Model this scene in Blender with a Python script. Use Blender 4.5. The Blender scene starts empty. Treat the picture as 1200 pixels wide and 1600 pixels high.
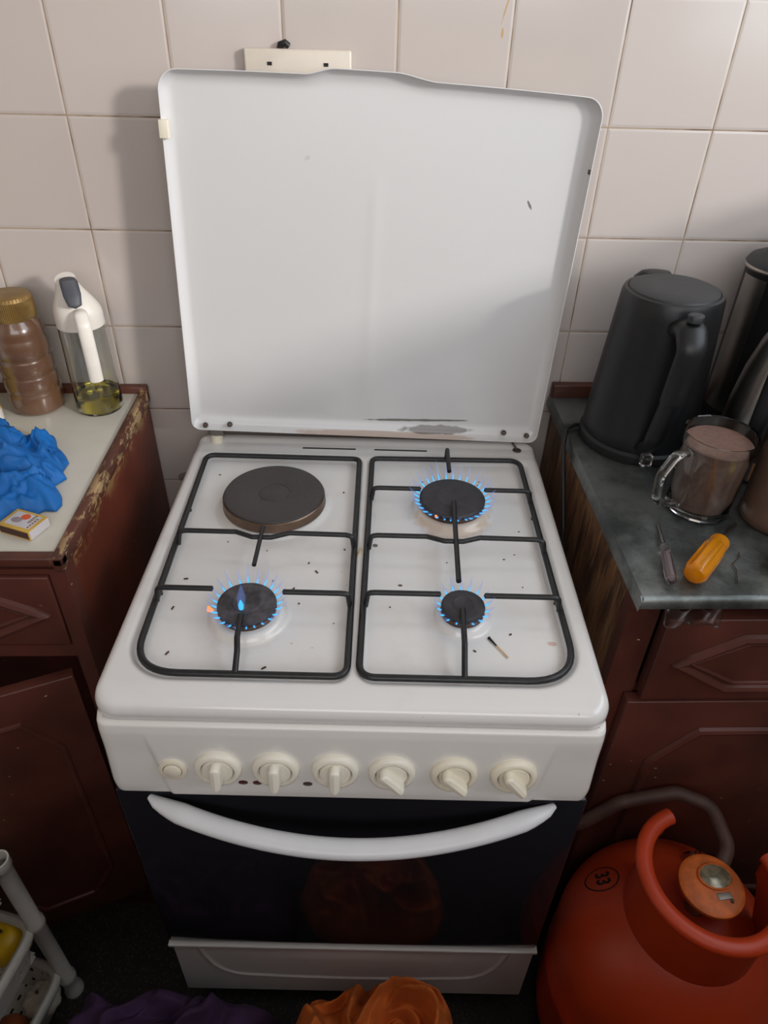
import bpy, bmesh, math, random
from mathutils import Vector, Matrix, noise
random.seed(7)
sc = bpy.context.scene
COL = sc.collection
PI = math.pi
# ------------------------------------------------------------------ camera, light, exposure
cam_d = bpy.data.cameras.new('camera'); cam = bpy.data.objects.new('camera', cam_d); COL.objects.link(cam)
cam.location = (0.3989, -1.1125, 1.4874); cam.rotation_euler = (0.9277, -0.0245, -0.0283)
cam_d.sensor_fit = 'VERTICAL'; cam_d.sensor_height = 36; cam_d.lens = 1106.6 * 36 / 1600
cam_d.clip_start = .02
sc.camera = cam
sc.view_settings.view_transform = 'Standard'; sc.view_settings.look = 'None'
sc.view_settings.exposure = -0.12; sc.view_settings.gamma = 1; sc.view_settings.use_curve_mapping = False
SUN, WINDOW_R, WINDOW_B, WORLD = 1.9, 10.0, 12.0, .8
w = bpy.data.worlds.new('sky'); sc.world = w; w.use_nodes = True
w.node_tree.nodes['Background'].inputs[0].default_value = (.74, .84, 1, 1)
w.node_tree.nodes['Background'].inputs[1].default_value = WORLD
def lamp(name, kind, loc, d, energy, color, **k):
    l = bpy.data.lights.new(name, kind); o = bpy.data.objects.new(name, l); COL.objects.link(o)
    o.location = loc; o.rotation_euler = Vector(d).to_track_quat('-Z', 'Y').to_euler()
    l.energy = energy; l.color = color
    for a, b in k.items(): setattr(l, a, b)
    return o
lamp('hazy_sun', 'SUN', (3, -2, 3), (-1, .75, -.36), SUN, (1, .97, .93), angle=math.radians(6))
lamp('window_daylight', 'AREA', (1.42, -.8, 1.78), (-1, 0, -.1), WINDOW_R, (.86, .94, 1), shape='RECTANGLE', size=1.35, size_y=.8)
lamp('rear_window_daylight', 'AREA', (.45, -2.32, 1.85), (0, 1, -.25), WINDOW_B, (1, .955, .94), shape='RECTANGLE', size=1.5, size_y=.8)

# ------------------------------------------------------------------ materials
def lin(c):
    return tuple(((v/255)/12.92 if v/255 <= .04045 else ((v/255+.055)/1.055)**2.4) for v in c) + (1,)
class N:
    """small node builder"""
    def __init__(s, name):
        s.m = bpy.data.materials.new(name); s.m.use_nodes = True; s.t = s.m.node_tree; s.b = s.t.nodes['Principled BSDF']
        s.co = s.t.nodes.new('ShaderNodeTexCoord').outputs['Object']
    def new(s, k, **kw):
        n = s.t.nodes.new(k)
        for a, b in kw.items(): setattr(n, a, b)
        return n
    def put(s, sock, v):
        if hasattr(v, 'is_linked') or isinstance(v, bpy.types.NodeSocket): s.t.links.new(v, sock)
        else: sock.default_value = v
    def math(s, op, a, b=0, c=None):
        n = s.new('ShaderNodeMath', operation=op); s.put(n.inputs[0], a); s.put(n.inputs[1], b)
        if c is not None: s.put(n.inputs[2], c)
        return n.outputs[0]
    def noise(s, scale, detail=3, rough=.5, stretch=(1, 1, 1), off=(0, 0, 0)):
        mp = s.new('ShaderNodeMapping'); s.put(mp.inputs[0], s.co); mp.inputs['Scale'].default_value = stretch; mp.inputs['Location'].default_value = off
        n = s.new('ShaderNodeTexNoise'); s.put(n.inputs['Vector'], mp.outputs[0])
        n.inputs['Scale'].default_value = scale; n.inputs['Detail'].default_value = detail; n.inputs['Roughness'].default_value = rough
        return n.outputs['Fac']
    def ramp(s, v, a, b):
        n = s.new('ShaderNodeMapRange'); n.interpolation_type = 'SMOOTHSTEP'; s.put(n.inputs[0], v)
        n.inputs[1].default_value = a; n.inputs[2].default_value = b; return n.outputs[0]
    def mix(s, f, a, b):
        n = s.new('ShaderNodeMix', data_type='RGBA'); s.put(n.inputs[0], f); s.put(n.inputs[6], a); s.put(n.inputs[7], b); return n.outputs[2]
    def xyz(s):
        n = s.new('ShaderNodeSeparateXYZ'); s.put(n.inputs[0], s.co); return n.outputs
    def spot(s, p, size, ang=0, wob=.35, axes=(0, 1), nscale=60):
        """mask: an ellipse-shaped mark with a noisy edge, in two object axes"""
        o = s.xyz(); u = s.math('SUBTRACT', o[axes[0]], p[0]); v = s.math('SUBTRACT', o[axes[1]], p[1])
        ca, sa = math.cos(ang), math.sin(ang)
        a = s.math('DIVIDE', s.math('ADD', s.math('MULTIPLY', u, ca), s.math('MULTIPLY', v, sa)), size[0])
        b = s.math('DIVIDE', s.math('SUBTRACT', s.math('MULTIPLY', v, ca), s.math('MULTIPLY', u, sa)), size[1])
        d = s.math('ADD', s.math('MULTIPLY', a, a), s.math('MULTIPLY', b, b))
        d = s.math('ADD', d, s.math('MULTIPLY', s.math('SUBTRACT', s.noise(nscale), .5), wob*4))
        return s.math('SUBTRACT', 1, s.ramp(d, .6, 1.15))
    def bump(s, h, strength=.2, dist=.001):
        n = s.new('ShaderNodeBump'); n.inputs['Strength'].default_value = strength; n.inputs['Distance'].default_value = dist
        s.put(n.inputs['Height'], h); s.put(s.b.inputs['Normal'], n.outputs[0]); return n
    def done(s, color=None, rough=None, metal=None, **kw):
        if color is not None: s.put(s.b.inputs['Base Color'], color)
        if rough is not None: s.put(s.b.inputs['Roughness'], rough)
        if metal is not None: s.put(s.b.inputs['Metallic'], metal)
        for k, v in kw.items(): s.put(s.b.inputs[k.replace('_', ' ')], v)
        return s.m
def simple(name, c, rough=.5, metal=0, var=.12, scale=30, bump=0, **kw):
    n = N(name); c = lin(c); f = n.noise(scale, 4)
    d = tuple(x*(1-var) for x in c[:3])+(1,); u = tuple(min(1, x*(1+var)) for x in c[:3])+(1,)
    if bump: n.bump(f, bump, .0015)
    return n.done(n.mix(n.ramp(f, .3, .7), d, u), rough, metal, **kw)
def glass(name, c, rough=.02, ior=1.45):
    n = N(name); return n.done(n.mix(n.ramp(n.noise(20), .3, .7), lin(c), lin(tuple(x*.98 for x in c))), rough, 0, Transmission_Weight=1.0, IOR=ior)

TP, TH, TZ = .15, .1506, 1.3303
def tile_mat():
    n = N('wall_tiles'); o = n.xyz()
    u = n.math('DIVIDE', o[0], TP); v = n.math('DIVIDE', n.math('SUBTRACT', o[2], TZ), TH)
    def edge(a, size):
        f = n.math('FRACT', n.math('ADD', a, 100.0)); d = n.math('MINIMUM', f, n.math('SUBTRACT', 1, f)); return n.math('MULTIPLY', d, size)
    d = n.math('MINIMUM', edge(u, TP), edge(v, TH))
    g = n.ramp(d, .0007, .0013)
    cell = n.new('ShaderNodeCombineXYZ'); n.put(cell.inputs[0], n.math('FLOOR', u)); n.put(cell.inputs[1], n.math('FLOOR', v))
    wn = n.new('ShaderNodeTexWhiteNoise'); n.put(wn.inputs['Vector'], cell.outputs[0])
    base = n.mix(wn.outputs['Value'], lin((194, 183, 176)), lin((203, 192, 186)))
    base = n.mix(n.math('MULTIPLY', n.ramp(n.noise(6), .45, .8), .25), base, lin((205, 192, 180)))
    gro = n.mix(n.ramp(n.noise(14, 4), .4, .65), lin((170, 150, 128)), lin((112, 88, 66)))
    col = n.mix(g, gro, base)
    drip = n.spot((.5865, 1.437), (.0018, .006), 0, .2, (0, 2), 140)
    drip2 = n.spot((.591, 1.475), (.0012, .03), -.25, .35, (0, 2), 120)
    col = n.mix(n.math('MULTIPLY', n.math('MAXIMUM', drip, drip2), .75), col, lin((190, 150, 80)))
    sm = n.spot((.075, .735), (.014, .010), .5, .5, (0, 2), 160)
    col = n.mix(n.math('MULTIPLY', sm, .6), col, lin((90, 70, 55)))
    hgt = n.math('ADD', n.ramp(d, .0006, .0045), n.math('MULTIPLY', n.noise(9, 1), .8))
    bp = n.bump(hgt, .5, .0012)
    # each tile sits at a slightly different angle
    vm = n.new('ShaderNodeVectorMath', operation='SUBTRACT'); n.put(vm.inputs[0], wn.outputs['Color']); vm.inputs[1].default_value = (.5, .5, .5)
    v2 = n.new('ShaderNodeVectorMath', operation='SCALE'); n.put(v2.inputs[0], vm.outputs[0]); v2.inputs['Scale'].default_value = .02
    v3 = n.new('ShaderNodeVectorMath', operation='ADD'); n.put(v3.inputs[0], v2.outputs[0]); n.put(v3.inputs[1], bp.outputs[0])
    v4 = n.new('ShaderNodeVectorMath', operation='NORMALIZE'); n.put(v4.inputs[0], v3.outputs[0]); n.put(n.b.inputs['Normal'], v4.outputs[0])
    return n.done(col, n.mix(g, (.75, .75, .75, 1), (.16, .16, .16, 1)))
def enamel(name, c=(232, 229, 222), rough=.22, marks=(), speck=0):
    n = N(name); f = n.noise(5, 2)
    col = n.mix(f, lin(c), lin(tuple(x*.975 for x in c)))
    for (p, sz, ang, ax, cc, a, wob) in marks:
        col = n.mix(n.math('MULTIPLY', n.spot(p, sz, ang, wob, ax, 90), a), col, lin(cc))
    if speck:
        v = n.new('ShaderNodeTexVoronoi'); n.put(v.inputs['Vector'], n.co); v.inputs['Scale'].default_value = 42
        sp = n.math('MULTIPLY', n.math('SUBTRACT', 1, n.ramp(v.outputs['Distance'], .035, .06)), n.ramp(n.noise(17, 2), .53, .58))
        col = n.mix(n.math('MULTIPLY', sp, .5), col, lin((96, 70, 52)))
        st = n.math('MULTIPLY', n.ramp(n.noise(13, 5, .6), .5, .8), .14)
        col = n.mix(st, col, lin((176, 150, 122)))
    return n.done(col, rough, 0, Coat_Weight=.3, Coat_Roughness=.1)
def painted(name, c=(98, 52, 42), chip=.66, rough=.42, worn=None, grain=1):
    n = N(name); f = n.noise(7, 4); c2 = tuple(x*.72 for x in c)
    col = n.mix(n.ramp(f, .3, .7), lin(c), lin(c2))
    v = n.new('ShaderNodeTexVoronoi'); mp = n.new('ShaderNodeMapping'); n.put(mp.inputs[0], n.co); mp.inputs['Scale'].default_value = (1, 1, 2.2); n.put(v.inputs['Vector'], mp.outputs[0]); v.inputs['Scale'].default_value = 22
    ch = n.math('MULTIPLY', n.math('SUBTRACT', 1, n.ramp(v.outputs['Distance'], .03, .055)), n.ramp(n.noise(9), .44, .5))
    col = n.mix(n.math('MULTIPLY', ch, .85), col, lin((205, 180, 155)))
    if worn:  # (axis, start, full, colour): bare worn strip along one edge
        ax, a, b, cc = worn
        wmask = n.math('MULTIPLY', n.ramp(n.xyz()[ax], a, b), n.ramp(n.noise(48, 6, .75, (1, .4, 1)), .50, .57))
        col = n.mix(wmask, col, lin(cc))
    n.bump(n.noise(60, 4), .25, .001)
    return n.done(col, rough)
def side_wood():
    n = N('worn_side_wood'); f = n.noise(30, 6, .65, (1, 1, .22)); g = n.noise(90, 4, .6, (1, 1, .12))
    col = n.mix(n.ramp(f, .38, .62), lin((64, 42, 31)), lin((124, 86, 56)))
    col = n.mix(n.math('MULTIPLY', n.ramp(g, .50, .64), .6), col, lin((154, 118, 80)))
    n.bump(g, .3, .001); return n.done(col, .5)
def zinc():
    n = N('zinc_sheet'); f = n.noise(9, 6, .65); g = n.noise(40, 5, .7)
    col = n.mix(n.ramp(f, .35, .65), lin((78, 82, 80)), lin((140, 144, 142)))
    col = n.mix(n.math('MULTIPLY', n.ramp(g, .6, .75), .5), col, lin((60, 56, 50)))
    n.bump(n.math('ADD', f, n.math('MULTIPLY', g, .3)), .25, .004)
    return n.done(col, n.mix(g, (.3, .3, .3, 1), (.55, .55, .55, 1)), .75)
def stain_floor():
    n = N('dark_floor'); v = n.new('ShaderNodeTexVoronoi'); n.put(v.inputs['Vector'], n.co); v.inputs['Scale'].default_value = 160
    col = n.mix(n.ramp(v.outputs['Distance'], .2, .5), lin((62, 50, 42)), lin((30, 24, 22)))
    col = n.mix(n.ramp(n.noise(5, 4), .5, .7), col, lin((26, 21, 19))); return n.done(col, .6)

M = dict(
 tile=tile_mat(), plaster=simple('plaster', (214, 206, 196), .8, var=.04), ceiling=simple('ceiling_paint', (225, 221, 214), .9, var=.03),
 floor=stain_floor(),
 hob=enamel('hob_enamel', (232, 229, 226), .2, [((.424, -.205), (.058, .052), 0, (0, 1), (214, 178, 138), .55, .25), ((.155, -.45), (.045, .03), .2, (0, 1), (206, 182, 150), .15, .5), ((.24, -.45), (.016, .07), 0, (0, 1), (196, 172, 155), .0, .3), ((.33, -.40), (.016, .10), 0, (0, 1), (196, 172, 155), .0, .3), ((.53, -.45), (.006, .004), 0, (0, 1), (190, 120, 90), .5, .3), ((.31, -.27), (.004, .004), 0, (0, 1), (60, 40, 35), .9, .2), ((.345, -.352), (.0035, .0025), 0, (0, 1), (70, 40, 32), .95, .1)], 1),
 panel=enamel('panel_enamel', (232, 228, 222), .25), door_white=enamel('drawer_enamel', (228, 226, 224), .3),
 plastic=simple('knob_plastic', (236, 230, 214), .32, var=.03), cream=simple('aged_cream_plastic', (236, 227, 206), .34, var=.05),
 handle=simple('handle_plastic', (226, 226, 228), .3, var=.02),
 iron=simple('pan_support_enamel', (28, 28, 29), .36, var=.3, scale=90, bump=.15),
 plate=simple('hotplate_iron', (62, 57, 56), .55, var=.1, scale=200, bump=.1), plate_rim=simple('hotplate_rim_steel', (120, 100, 86), .35, .9, var=.2),
 cap=simple('burner_cap_black', (50, 48, 52), .5, var=.25, scale=60), cap_dirty=simple('burner_cap_scorched', (66, 62, 66), .55, var=.5, scale=80, bump=.1),
 head=simple('burner_head', (96, 74, 62), .5, .5, var=.3), black=simple('black_void', (14, 13, 14), .6), slot=simple('slot_black', (24, 20, 20), .7),
 glassblack=simple('oven_glass', (34, 33, 38), .07, var=.1, scale=3, Specular_IOR_Level=.25), redlamp=simple('dark_red_lens', (84, 40, 34), .2), greylamp=simple('dark_grey_lens', (70, 58, 56), .2),
 steel=simple('steel', (170, 165, 160), .3, 1, var=.08), rust=simple('rusty_screw', (96, 84, 74), .5, .7, var=.4, scale=400), hingegrey=simple('hinge_grey', (128, 124, 118), .45, .4),
 paint=painted('brown_red_paint'), paint_left=painted('brown_red_paint_left_side', (110, 50, 34), worn=(2, .86, .905, (160, 128, 80))), paint_lip=painted('brown_paint_chipped_rim', (100, 56, 42), worn=(0, .500, .520, (176, 146, 104))),
 laminate=simple('cream_laminate', (205, 199, 186), .3, var=.05, scale=9), side=side_wood(), zinc=zinc(), plywood=simple('bare_plywood', (120, 92, 64), .7, var=.3),
 bpl=simple('kettle_black_plastic', (22, 23, 25), .42, var=.08), bpl2=simple('kettle_lid_plastic', (42, 44, 47), .48, var=.06), rubber=simple('black_rubber', (26, 26, 28), .5),
 clear=glass('clear_glass', (245, 248, 246)), clear_pl=glass('clear_plastic', (235, 225, 225), .08), oil=glass('cooking_oil', (252, 228, 70), .02, 1.46),
 tea=simple('milky_tea', (122, 93, 82), .35, var=.12, scale=160), jarp=simple('brown_jar_contents', (98, 70, 52), .25, var=.12, scale=14, Coat_Weight=.8), gold=simple('gold_lid', (140, 112, 66), .38, .55, var=.2),
 bottlewhite=simple('bottle_white_plastic', (232, 224, 214), .3, var=.03), flap=simple('bottle_grey_flap', (70, 71, 78), .5),
 orangepl=simple('amber_handle', (255, 168, 20), .12, var=.05, Transmission_Weight=.55), 
 blue=simple('blue_fabric', (2, 100, 176), .6, var=.16, scale=18), mbyellow=simple('matchbox_yellow', (206, 168, 76), .5), mbwhite=simple('matchbox_white', (222, 214, 214), .6, var=.03),
 mbstrike=simple('striker_brown', (74, 48, 42), .8), mbred=simple('label_orange_red', (222, 96, 48), .5), mbblob=simple('label_grey', (150, 138, 140), .5), mbtext=simple('label_brown', (120, 76, 44), .5), mbpanel=simple('label_pale', (206, 202, 206), .5),
 labelblue=simple('label_blue', (70, 110, 170), .5), labelyel=simple('label_yellow', (226, 196, 96), .45, var=.15), labelorange=simple('label_orange', (226, 160, 90), .5),
 gas=simple('orange_cylinder_paint', (186, 60, 24), .40, var=.1, scale=9, bump=.05), reg=simple('regulator_dirty_orange', (196, 98, 38), .5, var=.3, scale=40), hose=simple('brown_hose', (76, 52, 44), .6, var=.2),
 gauge=simple('gauge_face', (128, 118, 96), .15, .3, var=.4, scale=90), plate_label=simple('small_metal_plate', (150, 140, 130), .4, .6), ink=simple('black_ink', (24, 16, 14), .6),
 rack=simple('white_rack_plastic', (206, 202, 194), .4, var=.05), fruit=simple('yellow_fruit_skin', (222, 178, 28), .4, var=.14, scale=22), garlic=simple('papery_skin', (216, 204, 186), .6, var=.2, scale=40), onion=simple('red_orange_skin', (166, 86, 50), .4, var=.15, scale=20),
 purple=simple('purple_cloth', (72, 46, 82), .9, var=.2, scale=30), orange=simple('orange_cloth', (206, 104, 36), .85, var=.15, scale=14),
 socket=simple('socket_plate', (214, 203, 188), .35, var=.04), match=simple('match_wood', (208, 172, 124), .7), char=simple('charred_tip', (30, 24, 22), .9), paper=glass('thin_clear_wrapper', (235, 232, 228), .25, 1.3),
 crumb=simple('crumb', (88, 60, 44), .9, var=.3), aluminium=simple('window_frame_white', (220, 220, 218), .4), brownjar=simple('brown_jar_plastic', (94, 72, 60), .3, var=.1))
def lid_mat():
    n = N('lid_enamel')
    base = n.mix(n.noise(3, 2), lin((216, 214, 213)), lin((211, 209, 208)))
    o = n.xyz()
    soot = n.spot((.112, .012), (.062, .0075), .02, .55, (0, 2), 45); soot2 = n.spot((.085, .026), (.09, .0022), .03, .4, (0, 2), 60); brn = n.spot((.03, .002), (.16, .0045), 0, .3, (0, 2), 30)
    col = n.mix(n.math('MULTIPLY', brn, .55), base, lin((170, 130, 96)))
    col = n.mix(n.math('MULTIPLY', n.math('MAXIMUM', soot, soot2), .8), col, lin((82, 74, 66)))
    col = n.mix(n.math('MULTIPLY', n.spot((.215, .372), (.0075, .0018), -1.0, .4, (0, 2), 300), .8), col, lin((78, 74, 74)))
    col = n.mix(n.math('MULTIPLY', n.spot((-.10, .415), (.004, .003), .6, .6, (0, 2), 200), .18), col, lin((120, 118, 116)))
    return n.done(col, .26, 0, Coat_Weight=.25, Coat_Roughness=.15)
M['lid'] = lid_mat()
def flame_mat(name, c, strength, alpha):
    m = bpy.data.materials.new(name); m.use_nodes = True; t = m.node_tree; t.nodes.clear()
    e = t.nodes.new('ShaderNodeEmission'); tr = t.nodes.new('ShaderNodeBsdfTransparent'); mx = t.nodes.new('ShaderNodeMixShader'); o = t.nodes.new('ShaderNodeOutputMaterial')
    lw = t.nodes.new('ShaderNodeLayerWeight'); mp = t.nodes.new('ShaderNodeMapRange'); lw.inputs[0].default_value = .4
    mp.inputs[3].default_value = alpha; mp.inputs[4].default_value = alpha*.25
    t.links.new(lw.outputs['Facing'], mp.inputs[0]); t.links.new(mp.outputs[0], mx.inputs[0])
    e.inputs[0].default_value = lin(c); e.inputs[1].default_value = strength
    t.links.new(tr.outputs[0], mx.inputs[1]); t.links.new(e.outputs[0], mx.inputs[2]); t.links.new(mx.outputs[0], o.inputs[0]); return m
M['fl_in'] = flame_mat('flame_core', (60, 185, 255), 1.7, .8); M['fl_out'] = flame_mat('flame_tip', (130, 165, 250), .9, .16); M['fl_or'] = flame_mat('flame_orange', (255, 150, 70), 1.6, .7)

# ------------------------------------------------------------------ geometry helpers
class MB:
    def __init__(s): s.v = []; s.f = []; s.m = []; s.cm = 0
    def add(s, vs, fs):
        b = len(s.v); s.v += [tuple(v) for v in vs]; s.f += [tuple(i+b for i in f) for f in fs]; s.m += [s.cm]*len(fs); return s
    def box(s, a, b, bev=0, rot=None):
        bm = bmesh.new(); bmesh.ops.create_cube(bm, size=1)
        c = [(a[i]+b[i])/2 for i in range(3)]; d = [abs(b[i]-a[i]) for i in range(3)]
        for v in bm.verts: v.co = Vector([v.co[i]*d[i] for i in range(3)])
        if bev: bmesh.ops.bevel(bm, geom=bm.edges[:], offset=min(bev, min(d)*.49), segments=3, profile=.5, affect='EDGES')
        if rot is not None:
            for v in bm.verts: v.co = rot @ v.co
        for v in bm.verts: v.co += Vector(c)
        bm.verts.index_update(); s.add([v.co[:] for v in bm.verts], [[v.index for v in f.verts] for f in bm.faces]); bm.free(); return s
    def lathe(s, prof, c=(0, 0, 0), n=48, axis=None, sx=1, sy=1):
        vs, fs = [], []; k = len(prof)
        for i in range(n):
            a = 2*PI*i/n
            for r, z in prof: vs.append(Vector((r*math.cos(a)*sx, r*math.sin(a)*sy, z)))
        for i in range(n):
            for j in range(k-1):
                q = [i*k+j, ((i+1) % n)*k+j, ((i+1) % n)*k+j+1, i*k+j+1]; fs.append(q)
        if axis is not None:
            R = Vector((0, 0, 1)).rotation_difference(Vector(axis)).to_matrix(); vs = [R @ v for v in vs]
        s.add([v+Vector(c) for v in vs], fs); return s
    def tube(s, path, r, n=12, closed=False, flat=None):
        P = [Vector(p) for p in path]; L = len(P); rs = r if isinstance(r, (list, tuple)) else [r]*L
        T = []
        for i in range(L):
            a = P[(i-1) % L] if (closed or i > 0) else P[i]; b = P[(i+1) % L] if (closed or i < L-1) else P[i]; T.append((b-a).normalized())
        up = Vector((0, 0, 1)) if abs(T[0].z) < .9 else Vector((0, 1, 0)); X = T[0].cross(up).normalized(); vs, fs = [], []
        for i in range(L):
            if i: X = (X-T[i]*X.dot(T[i])).normalized()
            Y = T[i].cross(X)
            for k in range(n):
                a = 2*PI*k/n; e = (flat or (1, 1)); vs.append(P[i]+X*math.cos(a)*rs[i]*e[0]+Y*math.sin(a)*rs[i]*e[1])
        for i in range(L if closed else L-1):
            for k in range(n): fs.append([i*n+k, i*n+(k+1) % n, ((i+1) % L)*n+(k+1) % n, ((i+1) % L)*n+k])
        if not closed:
            b = len(vs); vs += [P[0]-T[0]*rs[0]*.45, P[-1]+T[-1]*rs[-1]*.45]
            for k in range(n): fs.append([(k+1) % n, k, b]); fs.append([(L-1)*n+k, (L-1)*n+(k+1) % n, b+1])
        s.add(vs, fs); return s
    def grid(s, fn, nu, nv, wrap=False, skip=None):
        vs = [fn(i/(nu if wrap else nu-1), j/(nv-1)) for j in range(nv) for i in range(nu)]; fs = []
        for j in range(nv-1):
            for i in range(nu if wrap else nu-1):
                if skip and skip(i, j): continue
                fs.append([j*nu+i, j*nu+(i+1) % nu, (j+1)*nu+(i+1) % nu, (j+1)*nu+i])
        s.add(vs, fs); return s
    def mat(s, i): s.cm = i; return s
    def build(s, name, mats, parent=None, smooth=True, auto=40, solid=0, sub=0):
        me = bpy.data.meshes.new(name); me.from_pydata(s.v, [], s.f)
        if not isinstance(mats, (list, tuple)): mats = [mats]
        for m in mats: me.materials.append(M[m] if isinstance(m, str) else m)
        for p, i in zip(me.polygons, s.m): p.material_index = i; p.use_smooth = smooth
        bm = bmesh.new(); bm.from_mesh(me); bmesh.ops.remove_doubles(bm, verts=bm.verts, dist=1e-6); bmesh.ops.recalc_face_normals(bm, faces=bm.faces); bm.to_mesh(me); bm.free()
        if smooth and auto: me.set_sharp_from_angle(angle=math.radians(auto))
        o = bpy.data.objects.new(name, me); COL.objects.link(o); o.parent = parent
        if solid: q = o.modifiers.new('solid', 'SOLIDIFY'); q.thickness = solid; q.offset = 0
        if sub: q = o.modifiers.new('sub', 'SUBSURF'); q.levels = sub; q.render_levels = sub
        return o
def tag(o, label=None, cat=None, group=None, kind=None):
    for k, v in (('label', label), ('category', cat), ('group', group), ('kind', kind)):
        if v: o[k] = v
    return o
def empty(name, loc=(0, 0, 0), rz=0, label=None, cat=None, group=None):
    o = bpy.data.objects.new(name, None); COL.objects.link(o); o.location = loc; o.rotation_euler = (0, 0, rz); o.empty_display_size = .05
    return tag(o, label, cat, group)
def struct(mb, name, mat, **k): return tag(mb.build(name, mat, **k), kind='structure')
def recenter(o, p):
    """move the origin of a one-mesh thing to its base"""
    o.data.transform(Matrix.Translation(-Vector(p))); o.location = p; return o
def rounded(pts, rad, n=8):
    """closed or open 2D/3D polyline with rounded corners; rad per point"""
    out = []; L = len(pts); P = [Vector(p) for p in pts]
    for i in range(L):
        r = rad[i]
        if r == 0: out.append(P[i]); continue
        a = P[i-1]; b = P[i]; c = P[(i+1) % L]; u = (a-b).normalized(); v = (c-b).normalized(); ang = u.angle(v); t = r/math.tan(ang/2)
        p0 = b+u*t; p1 = b+v*t
        for k in range(n+1):
            q = k/n; out.append(p0*(1-q)**2+b*2*q*(1-q)+p1*q*q)
    return out
def sm(a, b, x):
    t = max(0, min(1, (x-a)/(b-a))); return t*t*(3-2*t)

# ------------------------------------------------------------------ room shell
X0, X1, Y1, H = -1.2, 1.3, -2.2, 2.45
SILL = 1.345
struct(MB().box((X0-.1, Y1-.1, -.1), (X1+.1, .1, 0)), 'floor', 'floor')
struct(MB().box((X0-.1, Y1-.1, H), (X1+.1, .1, H+.1)), 'ceiling', 'ceiling')
struct(MB().box((X0-.1, 0, 0), (X1+.1, .1, H)), 'wall_back', 'tile')
struct(MB().box((X0-.1, Y1, 0), (X0, 0, H)), 'wall_left', 'plaster')
def holed(ax, c0, c1, u0, u1, hu0, hu1, hz0, hz1):
    m = MB()
    for (a, b, z0, z1) in ((u0, u1, 0, hz0), (u0, u1, hz1, H), (u0, hu0, hz0, hz1), (hu1, u1, hz0, hz1)):
        if b-a > .001: m.box((c0, a, z0), (c1, b, z1)) if ax == 'x' else m.box((a, c0, z0), (b, c1, z1))
    return m
struct(holed('x', X1, X1+.1, Y1, 0, -1.35, -.03, SILL, 2.25), 'wall_right', 'plaster')
struct(holed('y', Y1-.1, Y1, X0-.1, X1+.1, -.4, 1.25, 1.35, 2.3), 'wall_rear', 'plaster')
wf = MB()
for a, b in (((X1+.04, -1.35, SILL), (X1+.07, -1.32, 2.25)), ((X1+.04, -.06, SILL), (X1+.07, -.03, 2.25)), ((X1+.04, -1.35, 2.22), (X1+.07, -.03, 2.25)), ((X1+.04, -1.35, SILL), (X1+.07, -.03, SILL+.012))): wf.box(a, b)
struct(wf, 'window_1', 'aluminium')
wf = MB()
for a, b in (((-.4, Y1-.07, 1.35), (-.36, Y1-.04, 2.3)), ((1.21, Y1-.07, 1.35), (1.25, Y1-.04, 2.3)), ((-.4, Y1-.07, 2.26), (1.25, Y1-.04, 2.3)), ((-.4, Y1-.07, 1.35), (1.25, Y1-.04, 1.39))): wf.box(a, b)
struct(wf, 'window_2', 'aluminium')

# unseen cabinet added behind the viewpoint to shade the lower half of the room
op = empty('added_shade_cabinet', (.3, -1.49, 0), 0, 'unseen brown base cabinet added behind the viewpoint to shade the lower room', 'cabinet')
MB().box((-1.0, -.25, .08), (.9, .25, .96), .003).build('body', 'paint', op)
MB().box((-1.0, -.20, 0), (.9, .22, .08)).build('plinth', 'black', op)
for k in range(3): MB().box((-.97+k*.62, .25, .12), (-.38+k*.62, .268, .92), .003).build('door', 'paint', op)
MB().box((-1.02, -.26, .96), (.92, .27, 1.0), .004).build('top', 'side', op)
# ------------------------------------------------------------------ left cabinet
def molding(mb, pts, y, r=.006, closed=True):
    mb.tube([(x, y, z) for x, z in pts], r, 8, closed, flat=(1, 1)); return mb
LF = -.445
lc = empty('base_cabinet', (-.48, LF/2, 0), 0, 'brown-red painted cabinet left of the cooker, its door hanging ajar', 'cabinet', 'painted kitchen base cabinets')
def toc(mb, par): mb.v = [tuple(Vector(v)-par.location) for v in mb.v]; return mb
b = MB(); b.box((-1.0, LF+.018, .10), (-.982, -.005, .895)); b.box((-.98, -.02, .10), (.02, -.006, .895)); b.box((-1.0, LF+.02, .08), (.02, -.02, .10))
b.box((.017, LF, .0), (.037, LF+.03, .897)); b.box((-1.0, LF, .0), (-.95, LF+.03, .897)); b.box((-.95, LF, .889), (.017, LF+.02, .897)); b.box((-.95, LF, .74), (.017, LF+.02, .762)); b.box((-.95, LF+.01, .0), (.017, LF+.03, .09))
b.box((-.42, LF, .09), (-.38, LF+.02, .76))
toc(b, lc).build('body', 'paint', lc, smooth=False)
toc(MB().box((.020, LF+.03, 0), (.0365, -.006, .897)), lc).build('side_panel', 'paint_left', lc, smooth=False)
d = empty('d', (0, 0, 0)); bpy.data.objects.remove(d)
def drawer(par, x0, x1, z0, z1, y, tipx0, tipx1, cz, hh, dx, recess=.018):
    m = MB().box((x0, y, z0), (x1, y+recess, z1), .002)
    pts = [(tipx0, cz), (tipx0+dx, cz+hh), (tipx1-dx, cz+hh), (tipx1, cz), (tipx1-dx, cz-hh), (tipx0+dx, cz-hh)]
    o = toc(m, par).build('drawer', 'paint', par)
    k = MB(); P = []
    for i in range(6):
        a = Vector(pts[i]); c = Vector(pts[(i+1) % 6])
        for q in range(8): P.append(a.lerp(c, q/8))
    molding(k, P, y-.001, .0075); molding(k, [(tipx0+.02+(x-tipx0)*((tipx1-tipx0-.04)/(tipx1-tipx0)), cz+(z-cz)*.8) for x, z in P], y-.0005, .003)
    toc(k, par).build('drawer_moulding', 'paint', o)
    return o
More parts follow.
